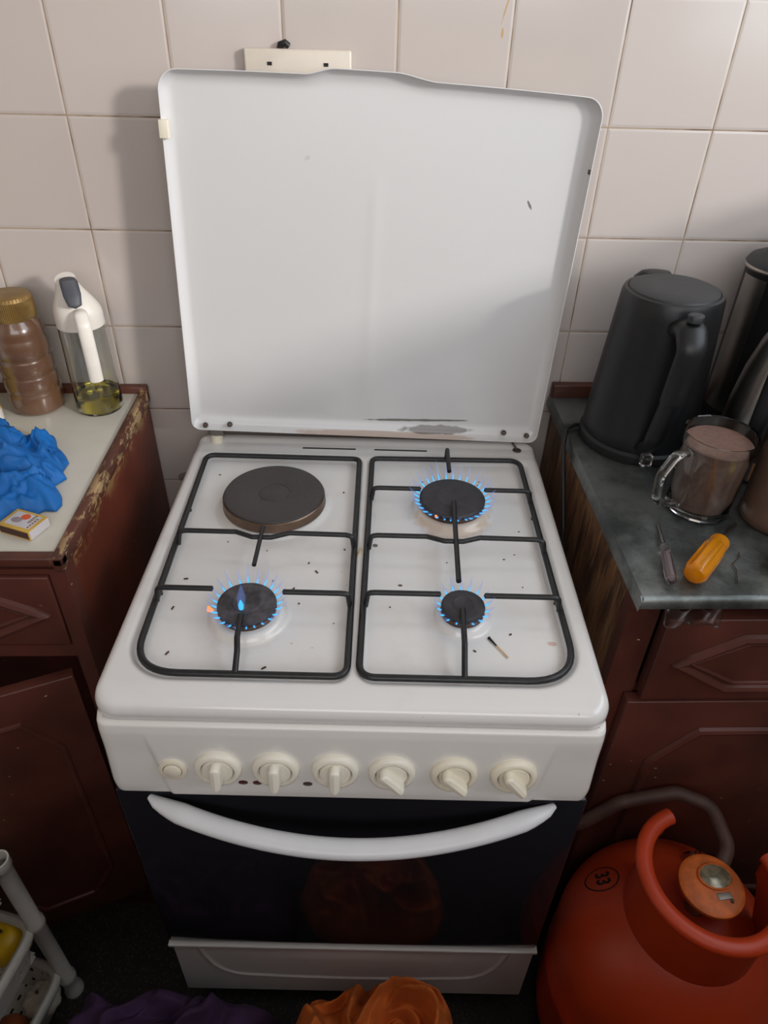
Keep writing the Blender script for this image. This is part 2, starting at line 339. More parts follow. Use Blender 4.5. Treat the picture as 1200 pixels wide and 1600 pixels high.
drawer(lc, -.375, .015, .766, .886, LF-.004, -.35, -.003, .823, .038, .075)
# hanging door: hinged at its right edge
hd = MB(); hd.box((-.25, -.009, 0), (0, .009, .605), .002)
pts = [(-.045, .12), (-.045, .47), (-.085, .54), (-.165, .54), (-.205, .47), (-.205, .12), (-.165, .06), (-.085, .06)]
P = []
for i in range(8):
    a = Vector(pts[i]); c = Vector(pts[(i+1) % 8])
    for q in range(8): P.append(a.lerp(c, q/8))
hm = MB(); molding(hm, P, -.009, .0045)
do = hd.build('door', 'paint', lc); do.location = Vector((.006, LF-.004, .108))-lc.location; do.rotation_euler = (0, 0, math.radians(22))
hm.build('door_moulding', 'paint', do)
# left worktop
lt = empty('worktop', (-.48, -.22, .897), 0, 'cream laminate worktop with chipped brown wooden rim, left of the cooker', 'worktop')
toc(MB().box((-1.0, LF+.012, .897), (.03, -.014, .915), .001), lt).build('laminate_surface', 'laminate', lt)
rim = MB(); rim.box((-1.0, LF-.004, .903), (.040, LF+.012, .9175), .003); rim.box((.026, LF-.004, .895), (.040, -.004, .9185), .003); rim.box((-1.0, -.016, .9), (.040, -.002, .928), .003)
toc(rim, lt).build('wooden_rim', 'paint_lip', lt)
# ------------------------------------------------------------------ right cabinet
RF = -.485
rc = empty('base_cabinet', (1.02, RF/2, 0), 0, 'brown-red painted cabinet right of the cooker behind the gas cylinder', 'cabinet', 'painted kitchen base cabinets')
b = MB(); b.box((.740, RF, 0), (.780, RF+.022, .893)); b.box((.780, RF, .876), (1.29, RF+.02, .893)); b.box((.780, RF+.004, .69), (1.29, RF+.02, .722)); b.box((1.25, RF, 0), (1.29, RF+.02, .893)); b.box((.78, RF+.02, .0), (1.29, RF+.03, .10)); b.box((.76, -.02, .1), (1.29, -.006, .89)); b.box((1.275, RF+.02, .1), (1.29, -.02, .89))
toc(b, rc).build('body', 'paint', rc, smooth=False)
toc(MB().box((.742, RF+.022, 0), (.757, -.006, .893)), rc).build('side_panel', 'side', rc, smooth=False)
drawer(rc, .783, 1.245, .716, .868, RF-.022, .812, 1.215, .789, .047, .075, .022)
dr = MB(); dr.box((.768, RF-.02, .11), (1.245, RF-.001, .708), .002); o = toc(dr, rc).build('door', 'paint', rc)
pts = [(.83, .25), (.83, .575), (.885, .645), (1.13, .645), (1.185, .575), (1.185, .25), (1.13, .18), (.885, .18)]; P = []
for i in range(8):
    a = Vector(pts[i]); c = Vector(pts[(i+1) % 8])
    for q in range(8): P.append(a.lerp(c, q/8))
toc(molding(MB(), P, RF-.021, .007), rc).build('door_moulding', 'paint', o)
rt = empty('worktop', (1.02, -.25, .893), 0, 'dented grey zinc-covered worktop right of the cooker', 'worktop')
def zt(u, v):
    x = .735+u*.56; y = -.512+v*.508
    z = .915+.0012*noise.noise(Vector((x*9, y*9, 3)))+.0006*noise.noise(Vector((x*30, y*30, 1)))
    return (x, y, z)
q = MB(); q.grid(zt, 60, 60)
def zskirt(u, v):     # front nosing rolled under
    x = .7325+u*.5625; a = v*PI*.75; return (x+.001*math.sin(u*40), -.512-.008*math.sin(a)+(.004 if v > .8 else 0), .907+.008*math.cos(a)-.011*max(0, v-.35)+(.0006*noise.noise(Vector((x*25, 0, v*3)))))
q.grid(zskirt, 60, 10)
def zside(u, v):
    y = -.519+u*.515; a = v*PI/2; return (.735-.003*math.sin(a), y, .912+.003*math.cos(a)-.017*v)
q.grid(zside, 40, 6); q.box((.742, -.505, .893), (1.29, -.006, .909))
toc(q, rt).build('zinc_sheet', 'zinc', rt)
toc(MB().box((.735, -.018, .914), (1.295, -.003, .94), .003), rt).build('back_batten', 'paint_lip', rt)
# folded wrapper stuck under the nosing
wp = MB()
def wr(u, v):
    x = .768+u*.07; return (x, -.512-.008*v-.0045*math.sin(u*9)*v, .893-.02*v+.004*math.sin(u*14+v*3))
wp.grid(wr, 26, 8); tag(recenter(wp.build('plastic_wrapper', 'paper', solid=.0006), (.80, -.512, .885)), 'crumpled clear plastic wrapper tucked under the zinc worktop edge', 'wrapper')

# ------------------------------------------------------------------ gas cooker (local frame: x 0-.58, back at y 0)
CO, CYAW = Vector((.1246, -.0531, 0)), -.0382
ck = empty('gas_cooker', CO, CYAW, 'white freestanding gas cooker with three lit burners and raised lid', 'cooker')
CM = Matrix.Translation(CO) @ Matrix.Rotation(CYAW, 4, 'Z'); CI = CM.inverted()
BUR = [(.1535, -.4155, .036, .052), (.4243, -.180, .0485, .064), (.4222, -.4105, .027, .037)]
HP = (.1555, -.180)
def rr_sdf(x, y, x0, x1, y0, y1, rl, rf):
    """signed distance inside a rectangle with different corner radii"""
    cx, cy = (x0+x1)/2, (y0+y1)/2; hx, hy = (x1-x0)/2, (y1-y0)/2; px, py = x-cx, y-cy
    r = rl if (px < 0 and py < 0) else rf if (px > 0 and py < 0) else .02
    qx, qy = abs(px)-hx+r, abs(py)-hy+r
    return -(min(max(qx, qy), 0)+math.hypot(max(qx, 0), max(qy, 0))-r)
def hobz(x, y):
    z = .852
    d1 = rr_sdf(x, y, .018, .2875, -.527, -.045, .065, .022); d2 = rr_sdf(x, y, .2925, .560, -.527, -.045, .022, .065)
    z -= .0075*sm(0, .012, max(d1, d2))
    z -= .0015*(1-sm(.03, .05, -y)) if y > -.05 else 0
    z += .004*sm(-.012, .002, y)
    for bx, by, rc_, rb in BUR:
        d = math.hypot(x-bx, y-by); z += .0095*(1-sm(rb*.80, rb*1.0, d))
    d = math.hypot(x-HP[0], y-HP[1]); z += .006*(1-sm(.074, .088, d))
    return z
def hobfn(u, v):
    W_, D0, D1, r = .58, -.56, .018, .028; x = u*W_; y = D0+v*(D1-D0)
    # round the plan corners
    cx = r if x < r else (W_-r if x > W_-r else None); cy = (D0+r) if y < D0+r else ((D1-r) if y > D1-r else None)
    if cx is not None and cy is not None:
        a, b_ = x-cx, y-cy; h = math.hypot(a, b_)
        if h > 1e-9: k = max(abs(a), abs(b_))/h; x = cx+a*k; y = cy+b_*k
    dx = min(x, W_-x); df = y-D0; db = D1-y
    if cx is not None and cy is not None: de = r-math.hypot(x-cx, y-cy)
    else: de = min(dx, df, db)
    z = hobz(x, y)
    rr = .012
    if de < rr: z -= rr-math.sqrt(max(0, rr*rr-(rr-de)**2))
    z -= .008*(1-sm(0, .034, df))*.6
    return (x, y, z)
hb = MB(); NU, NV = 233, 225
def warp(t, n):  # denser rows at the rim
    return t
hb.grid(hobfn, NU, NV)
per = [i for i in range(NU)]+[j*NU+NU-1 for j in range(1, NV)]+[(NV-1)*NU+i for i in range(NU-2, -1, -1)]+[j*NU for j in range(NV-2, 0, -1)]
vb = len(hb.v); rings = [(0, .834), (0, .826), (-.001, .8235), (-.004, .8228)]
cen = Vector((.29, -.28))
for off, zz in rings:
    for i in per:
        p = Vector(hb.v[i][:2]); dd = (p-cen); nx = (1 if dd.x > .285 else -1 if dd.x < -.285 else 0); ny = (1 if dd.y > .275 else -1 if dd.y < -.275 else 0)
        hb.v.append((p.x+nx*off, p.y+ny*off, zz))
n_ = len(per); prev = per
for k in range(len(rings)):
    cur = [vb+k*n_+i for i in range(n_)]
    for i in range(n_): hb.f.append((prev[i], prev[(i+1) % n_], cur[(i+1) % n_], cur[i])); hb.m.append(0)
    prev = cur
hob = hb.build('hob_top', 'hob', ck, auto=60)
sl = MB()
for a, c in ((.182, .272), (.3035, .3928)): sl.box((a, -.0245, .8500), (c, -.0215, .8515), .0004)
sl.build('vent_slot', 'slot', hob)
MB().box((.006, -.53, .03), (.574, .012, .822), .004).build('body', 'panel', ck)
# control panel
def pan(u, v):
    x = .003+u*.574
    prof = [(-.546, .8225), (-.5600, .8222), (-.5636, .819), (-.5658, .808), (-.5675, .79), (-.5705, .75), (-.574, .712), (-.5738, .703), (-.570, .699), (-.548, .698)]
    t = v*(len(prof)-1); i = min(int(t), len(prof)-2); f = t-i; y = prof[i][0]*(1-f)+prof[i+1][0]*f; z = prof[i][1]*(1-f)+prof[i+1][1]*f
    m = min(x-.003, .577-x); y += .014*(1-math.sqrt(max(0, 1-(1-min(1, m/.014))**2)))
    cr = .058+(.80-z)*.16
    if z < .812: y += .0028*(1-sm(cr-.0035, cr+.0035, x if x < .29 else .58-x))*sm(.815, .795, -(-z)) if False else .0028*(1-sm(cr-.003, cr+.003, x if x < .29 else .58-x))*(1-sm(.765, .815, z))
    xs = x
    if z < .72: xs = .29+(x-.29)*(1-.008*(1-sm(.699, .72, z)))
    return (xs, y, z)
pm = MB(); pm.grid(pan, 290, 46); panel = pm.build('control_panel', 'panel', ck, auto=70, solid=.001)
def pface(z): return -.5675-(.79-z)*.078
PN = Vector((0, -1, .078)).normalized()
def knob(x, z, ang, mat):
    c = Vector((x, pface(z), z)); k = empty('k'); bpy.data.objects.remove(k)
    ring = MB().lathe([(.0, .001), (.0275, 0), (.0275, .003), (.0262, .0065), (.0235, .0085), (.0205, .0085), (.0190, .006), (.0186, .002)], c, 48, PN)
    kn = ring.build('control_knob', mat, ck)
    face = MB().lathe([(.0182, .001), (.0182, .0065), (.017, .0085), (.0, .0092)], c, 40, PN)
    face.build('knob_dial', mat, kn)
    # pointer grip: a standing blade, rounded
    g = MB(); L_, hw = .0215, .0066
    def gr(u, v):
        a = u*2*PI; ca, sa = math.cos(a), math.sin(a); e = .55
        px = hw*ca; pz = hw*sa+(L_-.0025-hw)*max(-1, min(1, sa*4))
        t = v; sc_ = math.sqrt(max(0, 1-max(0, (t-.75)/.25)**2))
        hgt = .008+.0195*t*(1 if True else 0)
        hgt2 = .008+.0165*t-.004*t*(pz/L_+1)/2
        return Vector((px*(1-.08*t)*max(sc_, .02), pz*(.95-.04*t)*(.84+.16*sc_), hgt2))
    Rr = Vector((0, 0, 1)).rotation_difference(PN).to_matrix()
    # frame: local y -> panel 'up'
    up = (Vector((0, 0, 1))-PN*PN.z).normalized(); rt_ = up.cross(PN)
    def tr(p):
        x_, y_ = p.x*math.cos(ang)-p.y*math.sin(ang), p.x*math.sin(ang)+p.y*math.cos(ang)
        return c+rt_*x_+up*y_+PN*p.z
    g.grid(lambda u, v: tr(gr(u, v)), 32, 22, wrap=True)
    top = len(g.v); g.v.append(tuple(tr(Vector((0, 0, .0226))))); g.f += [(21*32+i, 21*32+(i+1) % 32, top) for i in range(32)]; g.m += [0]*32
    g.build('knob_grip', mat, kn)
ZK = .755
for x, ang, mt in ((.1360, 0, 'plastic'), (.2025, 0, 'plastic'), (.2715, 0, 'plastic'), (.3370, .80, 'plastic'), (.4090, .85, 'cream'), (.4785, .72, 'cream')):
    knob(x, ZK-.0015*(x > .3), ang, mt)
ZB = .750; c = Vector((.083, pface(ZB), ZB))
bt = MB().lathe([(0, 0), (.0165, 0), (.0165, .003), (.0145, .0042), (.0115, .0042), (.0110, .002)], c, 40, PN).build('ignition_button', 'cream', ck)
MB().lathe([(.0105, 0), (.0105, .005), (.009, .0062), (0, .0064)], c, 32, PN).build('button_cap', 'cream', bt)
for x, mt in ((.1625, 'redlamp'), (.1795, 'redlamp'), (.2385, 'greylamp')):
    z = .7285; MB().lathe([(.0058, .0), (.0056, .0012), (0, .0016)], (x, pface(z), z), 24, PN, sx=1.0, sy=.6).build('indicator_lamp', mt, ck)
# oven door
od = MB().box((.002, -.566, .276), (.578, -.533, .694), .003).build('oven_door', 'glassblack', ck)
HN = 48; path = []; rad = []
for i in range(HN+1):
    t = i/HN; x = .044+t*.494; s_ = math.sin(PI*t); path.append((x, -.568-.051*s_**.75, .686-.018*s_)); rad.append(.0130*(.30+.70*min(1, s_*4)**.6))
hn = MB(); hn.tube(path, rad, 20, flat=(1, .75));
hn.build('oven_handle', 'handle', od)
# storage drawer with pressed outline
GRV = [(.248, .250), (.241, .215), (.231, .185), (.217, .163), (.200, .150), (.180, .145), (.10, .139), (0, .137)]
def dfn(u, v):
    x = .004+u*.575; z = .262-v*.182
    y = -.562
    e = min((x-.004), (.579-x))
    cxl = abs(x-.2915)
    # pressed U outline: slants in from the top corners and rounds into a shallow bottom line
    d_ = 1
    for k in range(len(GRV)-1):
        (ax, az), (bx_, bz_) = GRV[k], GRV[k+1]; ex, ez = bx_-ax, bz_-az
        t_ = max(0, min(1, ((cxl-ax)*ex+(z-az)*ez)/(ex*ex+ez*ez))); d_ = min(d_, math.hypot(cxl-ax-ex*t_, z-az-ez*t_))
    if d_ < .004: y -= .0024*(1-(d_/.004)**2)
    y += .004*math.exp(-((x-.29)/.15)**2-((z-.235)/.016)**2)
    return (x, y, z)
dw = MB(); dw.grid(dfn, 240, 90); dw.box((-.001, -.568, .257), (.583, -.545, .264), .0015); dw.box((.004, -.558, .08), (.579, -.535, .257))
dw.build('storage_drawer', 'door_white', ck, auto=50)
ft = MB(); 
for x in (.04, .54):
    for y in (-.5, -.05): MB().lathe([(0, 0), (.018, 0), (.018, .02), (.012, .035)], (x, y, 0), 20).build('foot', 'rubber', ck)
# hotplate
hp = MB().lathe([(0, .8685), (.0215, .8685), (.0225, .8678), (.0235, .8685), (.0245, .8690), (.070, .8690), (.0735, .8682), (.0745, .8665)], (HP[0], HP[1], 0), 72)
ho = hp.build('hotplate', 'plate', ck)
MB().lathe([(.0747, .8660), (.0762, .8645), (.0768, .857), (.0775, .852)], (HP[0], HP[1], 0), 72).build('hotplate_rim', 'plate_rim', ho)
# burners
def burner(bx, by, rcap, rb, nj, capm, big):
    hd_ = MB().lathe([(rcap*.98, .853), (rcap*1.0, .858), (rcap*1.02, .8605), (rcap*.95, .8625), (0, .8625)], (bx, by, 0), 60)
    for i in range(nj):
        a = 2*PI*i/nj; hd_.box((bx+math.cos(a)*rcap*.99-.0012, by+math.sin(a)*rcap*.99-.0012, .861), (bx+math.cos(a)*rcap*.99+.0012, by+math.sin(a)*rcap*.99+.0012, .8632))
    bo = hd_.build('burner', 'head', ck)
    MB().lathe([(rcap*.96, .8632), (rcap*1.01, .8640), (rcap*1.02, .8660), (rcap*.99, .8685), (rcap*.95, .8692), (rcap*.50, .8692), (rcap*.48, .8699), (rcap*.44, .8690), (0, .8686)], (bx, by, 0), 64).build('burner_cap', capm, bo)
    fl = MB()
    for i in range(nj):
        a = 2*PI*(i+.5)/nj+random.uniform(-.03, .03); ln = (.0085+.003*random.random())*big; ca, sa = math.cos(a), math.sin(a); r0 = rcap*1.015
        ln *= 1+.35*max(0, sa)
        def jet(L, wd, up):
            P = []; R = []
            for k in range(7):
                t = k/6; P.append((bx+ca*(r0+L*.8*t), by+sa*(r0+L*.8*t), .8628+L*up*t**1.4)); R.append(wd*max(.06, math.sin(PI*(t*.78+.16))))
            return P, R
        p_, r_ = jet(ln*.95, .0011, .45); fl.mat(0).tube(p_, r_, 8)
        p_, r_ = jet(ln*1.7, .0022, .8); fl.mat(1).tube(p_, r_, 8)
    return bo, fl
for (bx, by, rcap, rb), nj, cm, big in zip(BUR, (24, 32, 18), ('cap_dirty', 'cap', 'cap'), (1, 1.2, .85)):
    bo, fl = burner(bx, by, rcap, rb, nj, cm, big)
    if cm == 'cap_dirty':
        fl.mat(2).tube([(bx-rcap-.004, by-.012, .864), (bx-rcap-.0075, by-.0135, .868), (bx-rcap-.008, by-.014, .874)], [.0022, .0036, .001], 10)
        fl.mat(0).tube([(bx-.004, by-.014, .871), (bx-.004, by-.0135, .877), (bx-.004, by-.013, .884)], [.0028, .0034, .001], 12)
        fl.mat(1).tube([(bx-.004, by-.014, .872), (bx-.0035, by-.010, .886), (bx-.003, by-.006, .902)], [.004, .0058, .0012], 12)
    else:
        if rcap > .04: fl.mat(2).tube([(bx-.026, by-.0445, .863), (bx-.027, by-.0465, .867)], [.0014, .0022], 8)
    tag(fl.build('flame', ['fl_in', 'fl_out', 'fl_or'], bo), 'ring of small blue gas flames')
# lid
LW, LH = .578, .5083
LMt = Matrix.Translation((.4138, -.0832, .8747)) @ Matrix.Rotation(.0006, 4, 'Z') @ Matrix.Rotation(-.0476, 4, 'X') @ Matrix.Rotation(.0375, 4, 'Y')
lid = empty('lid', (0, 0, 0)); bpy.data.objects.remove(lid)
def coords(L):
    out = []; t = 0
    e = [0, .0008, .002, .0035, .005, .0065, .008, .010, .012, .014, .017, .021]
    mid = [.021+(L-.042)*i/90 for i in range(1, 90)]
    return e+mid+[L-q_ for q_ in reversed(e)]
xs, zs = coords(LW), coords(LH)
lm = MB()
def lidp(i, j):
    x, z = xs[i], zs[j]
    r = .024 if z > LH/2 else .014
    cx = r if x < r else (LW-r if x > LW-r else None); cz = r if z < r else (LH-r if z > LH-r else None)
    if cx is not None and cz is not None:
        a, b_ = x-cx, z-cz; h = math.hypot(a, b_)
        if h > 1e-9: k = max(abs(a), abs(b_))/h; x = cx+a*k; z = cz+b_*k
        de = r-math.hypot(x-cx, z-cz)
    else: de = min(x, LW-x, z, LH-z)
    f = .015 if z > .02 else .009
    dep = .017*(1-math.sqrt(0)) if de >= f else .017*math.sqrt(max(0, 1-((f-de)/f)**2))
    if z < .03: dep *= .55+.45*sm(.0, .03, z)
    # the top edge bows up and carries a shallow finger lip near the middle
    top = sm(LH-.05, LH, z); bow = .006*(1-((x-LW/2)/(LW/2))**2)*top+.0075*(sm(.185, .225, x)-sm(.30, .36, x))*top
    dep -= .002*math.exp(-((x-.285)/.007)**2)*(1 if de > .03 else 0)*sm(.05, .1, z)*(1-sm(.36, .42, z))*.35
    return (x-LW/2, dep, z+bow)
nx_, nz_ = len(xs), len(zs)
lm.add([lidp(i, j) for j in range(nz_) for i in range(nx_)], [[j*nx_+i, j*nx_+i+1, (j+1)*nx_+i+1, (j+1)*nx_+i] for j in range(nz_-1) for i in range(nx_-1)])
lid = lm.build('lid', 'lid', ck, auto=75, solid=.0012); lid.matrix_local = CI @ LMt
for x, z in ((-.268, .006), (-.228, .009), (.232, .014), (.272, .010)):
    MB().lathe([(.0045, 0), (.0045, .002), (.003, .0045), (.0028, .0065), (0, .007)], (x, .006, z), 12, (0, -1, .25)).build('screw', 'rust', lid)
MB().box((-.2925, -.004, .430), (-.280, .010, .452), .001).build('rubber_clip', 'cream', lid)
MB().box((.2865, .001, .418), (.2895, .012, .424), .0005).build('enamel_chip', 'rust', lid)
hg = MB(); hg.box((.022, -.012, .862), (.047, .010, .882), .003); h1 = hg.build('hinge', 'hingegrey', ck)
MB().lathe([(.0105, .850), (.0105, .862), (.0095, .864), (0, .864)], (.0345, -.006, 0), 24).build('hinge_bush', 'cream', h1)
hr = MB(); hr.lathe([(0, .8525), (.0065, .8525), (.0075, .8518)], (.547, -.014, 0), 20); hr.tube([(.547, -.014, .853), (.540, -.004, .860), (.532, .002, .868)], .0018, 8)
hr.build('hinge_pin', 'rust', ck)

# ------------------------------------------------------------------ pan supports (they lift off: things)
def W3(p): return tuple(CM @ Vector(p))
def support(label, frame, frad, arms):
    t = empty('pan_support', CM @ Vector(((frame[0][0]+frame[1][0])/2, -.29, .8445)), CYAW, label, 'pan support', 'black wire pan supports on the hob')
    org = Vector(((frame[0][0]+frame[1][0])/2, -.29, .8445))
    L_ = lambda pts: [Vector(p)-org for p in pts]
    pts = rounded([(x, y, .8545) for x, y in frame], frad, 10)
    MB().tube(L_(pts), .0043, 12, closed=True, flat=(1, .95)).build('frame', 'iron', t)
    for a in arms:
        r = rounded([a[0]]+list(a[1:-1])+[a[-1]], [0]+[.006]*(len(a)-2)+[0], 5)
        MB().tube(L_(r), .0036 if len(a) > 2 else .0031, 12).build('arm', 'iron', t)
    xa, xb = sum(f_[0] for f_ in (frame[0], frame[3]))/2, sum(f_[0] for f_ in (frame[1], frame[2]))/2
    for x, y in ((xa, -.20), (xa, -.38), (xb, -.20), (xb, -.38)):
        x = (frame[0][0]+(frame[3][0]-frame[0][0])*(-y-.058)/.459) if x == xa else (frame[1][0]+(frame[2][0]-frame[1][0])*(-y-.058)/.459)
        MB().lathe([(0, 0), (.003, 0), (.003, .008)], Vector((x, y, .845))-org, 10).build('foot', 'rubber', t)
    return t
ZA = .873
def cross(x0, x1, xc, y, yd):
    return [(x0, y-.006, .853), (x0+.003, y-.001, ZA-.001), (x0+.012, y, ZA), (xc-.038, y, ZA), (xc-.014, yd, ZA), (xc+.012, yd, ZA), (xc+.036, y, ZA), (x1-.012, y-.001, ZA), (x1-.003, y-.003, ZA-.001), (x1, y-.008, .853)]
def side(x0, x1, y): s_ = 1 if x1 > x0 else -1; return [(x0, y-.004, .853), (x0+s_*.003, y, ZA-.001), (x0+s_*.012, y, ZA), (x1, y, ZA)]
support('black wire pan support over the hotplate and front left burner', [(.028, -.058), (.280, -.059), (.2825, -.517), (.037, -.517)], [.016, .012, .018, .055],
  [cross(.036, .281, .155, -.282, -.2925), [(.1535, -.274, ZA+.003), (.153, -.352, ZA+.001)], [(.1515, -.4435, ZA+.001), (.153, -.478, ZA), (.1555, -.495, ZA-.005), (.1555, -.516, .856)], side(.036, .108, -.397), side(.281, .197, -.400)])
support('black wire pan support over the two right-hand lit burners', [(.301, -.056), (.545, -.052), (.548, -.517), (.296, -.517)], [.012, .02, .06, .02],
  [cross(.301, .546, .4195, -.282, -.291), [(.4238, -.2038, ZA+.004), (.4212, -.29, ZA+.002), (.4188, -.3735, ZA+.001)], [(.4240, -.050, .855), (.4240, -.052, .874), (.4235, -.062, ZA+.001), (.4230, -.117, ZA)], [(.4200, -.4232, ZA+.001), (.418, -.478, ZA), (.4170, -.495, ZA-.004), (.4165, -.516, .856)],
   side(.302, .376, -.167), side(.545, .474, -.166), side(.300, .394, -.397), side(.546, .450, -.398)])
# matches and crumbs on the hob
def stick(name, a, b_, r, mats, label, cat, split=.3):
    a, b_ = CM @ Vector(a), CM @ Vector(b_); m = MB(); mid = a.lerp(b_, split)
    m.mat(0).tube([mid, b_], r, 4); m.mat(1).tube([a, a.lerp(mid, .15), mid], [r*1.9, r*1.4, r*.85], 8)
    o = m.build(name, mats); return tag(recenter(o, tuple(a)), label, cat)
stick('matchstick', (.4528, -.4440, .8464), (.4725, -.4755, .8464), .0011, ['match', 'char'], 'burnt wooden match lying beside the front right burner', 'matchstick', .42)
stick('matchstick', (.2905, -.2890, .8535), (.2862, -.3050, .8535), .0011, ['match', 'match'], 'short broken match end on the ridge between the pan supports', 'matchstick')
cr = MB()
for i in range(45):
    x = random.uniform(.05, .53); y = random.uniform(-.50, -.09)
    if any(math.hypot(x-bx, y-by) < rb+.004 for bx, by, _, rb in BUR) or math.hypot(x-HP[0], y-HP[1]) < .092: continue
    if abs(x-.29) < .022: continue
    p = CM @ Vector((x, y, .8447)); s_ = random.uniform(.0005, .0011); el = random.uniform(1, 2.2); a = random.uniform(0, PI)
    cr.box((p.x-s_*el, p.y-s_, p.z), (p.x+s_*el, p.y+s_, p.z+s_), rot=Matrix.Rotation(a, 3, 'Z'))
for x, y in ((.0560, -.405), (.108, -.404), (.068, -.480), (.185, -.499), (.204, -.365), (.232, -.33), (.06, -.35)):
    p = CM @ Vector((x, y, .8447)); cr.box((p.x-.0028, p.y-.0009, p.z), (p.x+.0028, p.y+.0009, p.z+.0012), rot=Matrix.Rotation(random.uniform(0, 3), 3, 'Z'))
tag(cr.build('crumbs', 'crumb'), 'burnt food crumbs scattered over the white hob', 'crumbs', kind='stuff')

# ------------------------------------------------------------------ socket on the wall
so = empty('socket_plate', (.319, -.001, 1.33), 0, 'cream double socket plate on the tiles behind the cooker lid', 'socket')
MB().box((-.0705, -.011, 0), (.0705, .0005, .084), .003).build('plate', 'socket', so)
for x in (-.037, .037): MB().box((x-.003, -.0118, .0655), (x+.003, -.0108, .0695)).build('screw_slot', 'slot', so)
MB().tube([(-.0245, .0, .080), (-.022, -.0045, .0885), (-.016, -.006, .0905), (-.012, -.004, .087)], .0042, 10).build('cable_grommet', 'rubber', so)

# ------------------------------------------------------------------ things on the left worktop
ZC = .9155
jar = empty('storage_jar', (-.124, -.060, ZC), 0, 'ribbed jar of brown liquid with a fluted gold screw lid', 'jar')
pr = [(0, 0), (.036, 0), (.0405, .004), (.0415, .014), (.0415, .028)]
for k in range(3):
    z = .034+k*.028; pr += [(.0408, z), (.0398, z+.002), (.0400, z+.004), (.0412, z+.007), (.0416, z+.014), (.0415, z+.024)]
pr += [(.0395, .122), (.0385, .126), (.039, .131), (.036, .143), (.031, .150), (.030, .154)]
MB().lathe(pr, n=56).build('jar_body', 'jarp', jar)
gl = MB()
def gfn(u, v):
    a = u*2*PI; z = .152+v*.034; r = .0335+.0007*(1 if int(u*160) % 2 else -1)*(1 if .12 < v < .85 else 0)-(.0025 if v > .97 else 0); return (r*math.cos(a), r*math.sin(a), z)
gl.grid(gfn, 160, 8, wrap=True); gl.lathe([(0, .1868), (.029, .1868), (.031, .186)], n=40); gl.build('screw_lid', 'gold', jar, auto=30)
ob = empty('oil_bottle', (-.024, -.062, ZC), 0, 'clear glass oil bottle with white pouring spout and grey flap', 'bottle')
MB().lathe([(0, 0), (.034, 0), (.0365, .003), (.0365, .012), (.036, .05), (.0345, .14), (.033, .152), (.0315, .152), (.033, .14), (.0345, .05), (.0350, .012), (.033, .004), (0, .004)], n=56).build('glass_body', 'clear', ob)
MB().lathe([(0, .0043), (.0328, .0043), (.0347, .012), (.0345, .030), (.0343, .032), (0, .032)], n=48).build('oil', 'oil', ob)
hd2 = MB()
def headf(u, v):
    a = u*2*PI; z = .142+v*.070; k = sm(.25, 1, v); r = .0350*(1-k)+.0150*k
    return (r*math.cos(a)-.006*k, r*math.sin(a)*(1-.1*k)-.004*k, z-(.010*k*(math.sin(a)*-.6)) )
hd2.grid(headf, 40, 14, wrap=True); hd2.grid(lambda u, v: (headf(u, 1)[0]*v+(1-v)*-.006, headf(u, 1)[1]*v+(1-v)*-.004, headf(u, 1)[2]*v+(1-v)*.213), 40, 5, wrap=True)
hd2.build('spout_head', 'bottlewhite', ob)
dirh = Vector((.42, -.9, 0)).normalized()
MB().tube([Vector((.0, -.010, .212))+dirh*q_ for q_ in (-.004, .010)]+[Vector((.0, -.010, .197))+dirh*.020, Vector((.0, -.010, .184))+dirh*.030], [.0115, .0125, .0125, .0095], 14, flat=(1, .35)).build('pour_flap', 'flap', ob)
hp_ = [dirh*.020+Vector((0, 0, .170)), dirh*.044+Vector((0, 0, .172)), dirh*.056+Vector((0, 0, .160)), dirh*.060+Vector((0, 0, .13)), dirh*.060+Vector((0, 0, .10)), dirh*.056+Vector((0, 0, .072))]
MB().tube(rounded(hp_, [0, .008, .012, .02, .02, 0], 6), .0100, 14, flat=(1, .55)).build('handle', 'bottlewhite', ob)
yb = empty('sauce_bottle', (-.190, -.118, ZC), 0, 'yellow-labelled white bottle at the left frame edge before the jar', 'bottle')
MB().lathe([(0, 0), (.028, 0), (.031, .003), (.031, .02), (.030, .022), (.030, .085), (.022, .10), (.012, .115), (0, .116)], n=40).build('bottle_body', 'bottlewhite', yb)
MB().lathe([(.0306, .022), (.0306, .08)], n=40).build('paper_label', 'labelyel', yb)
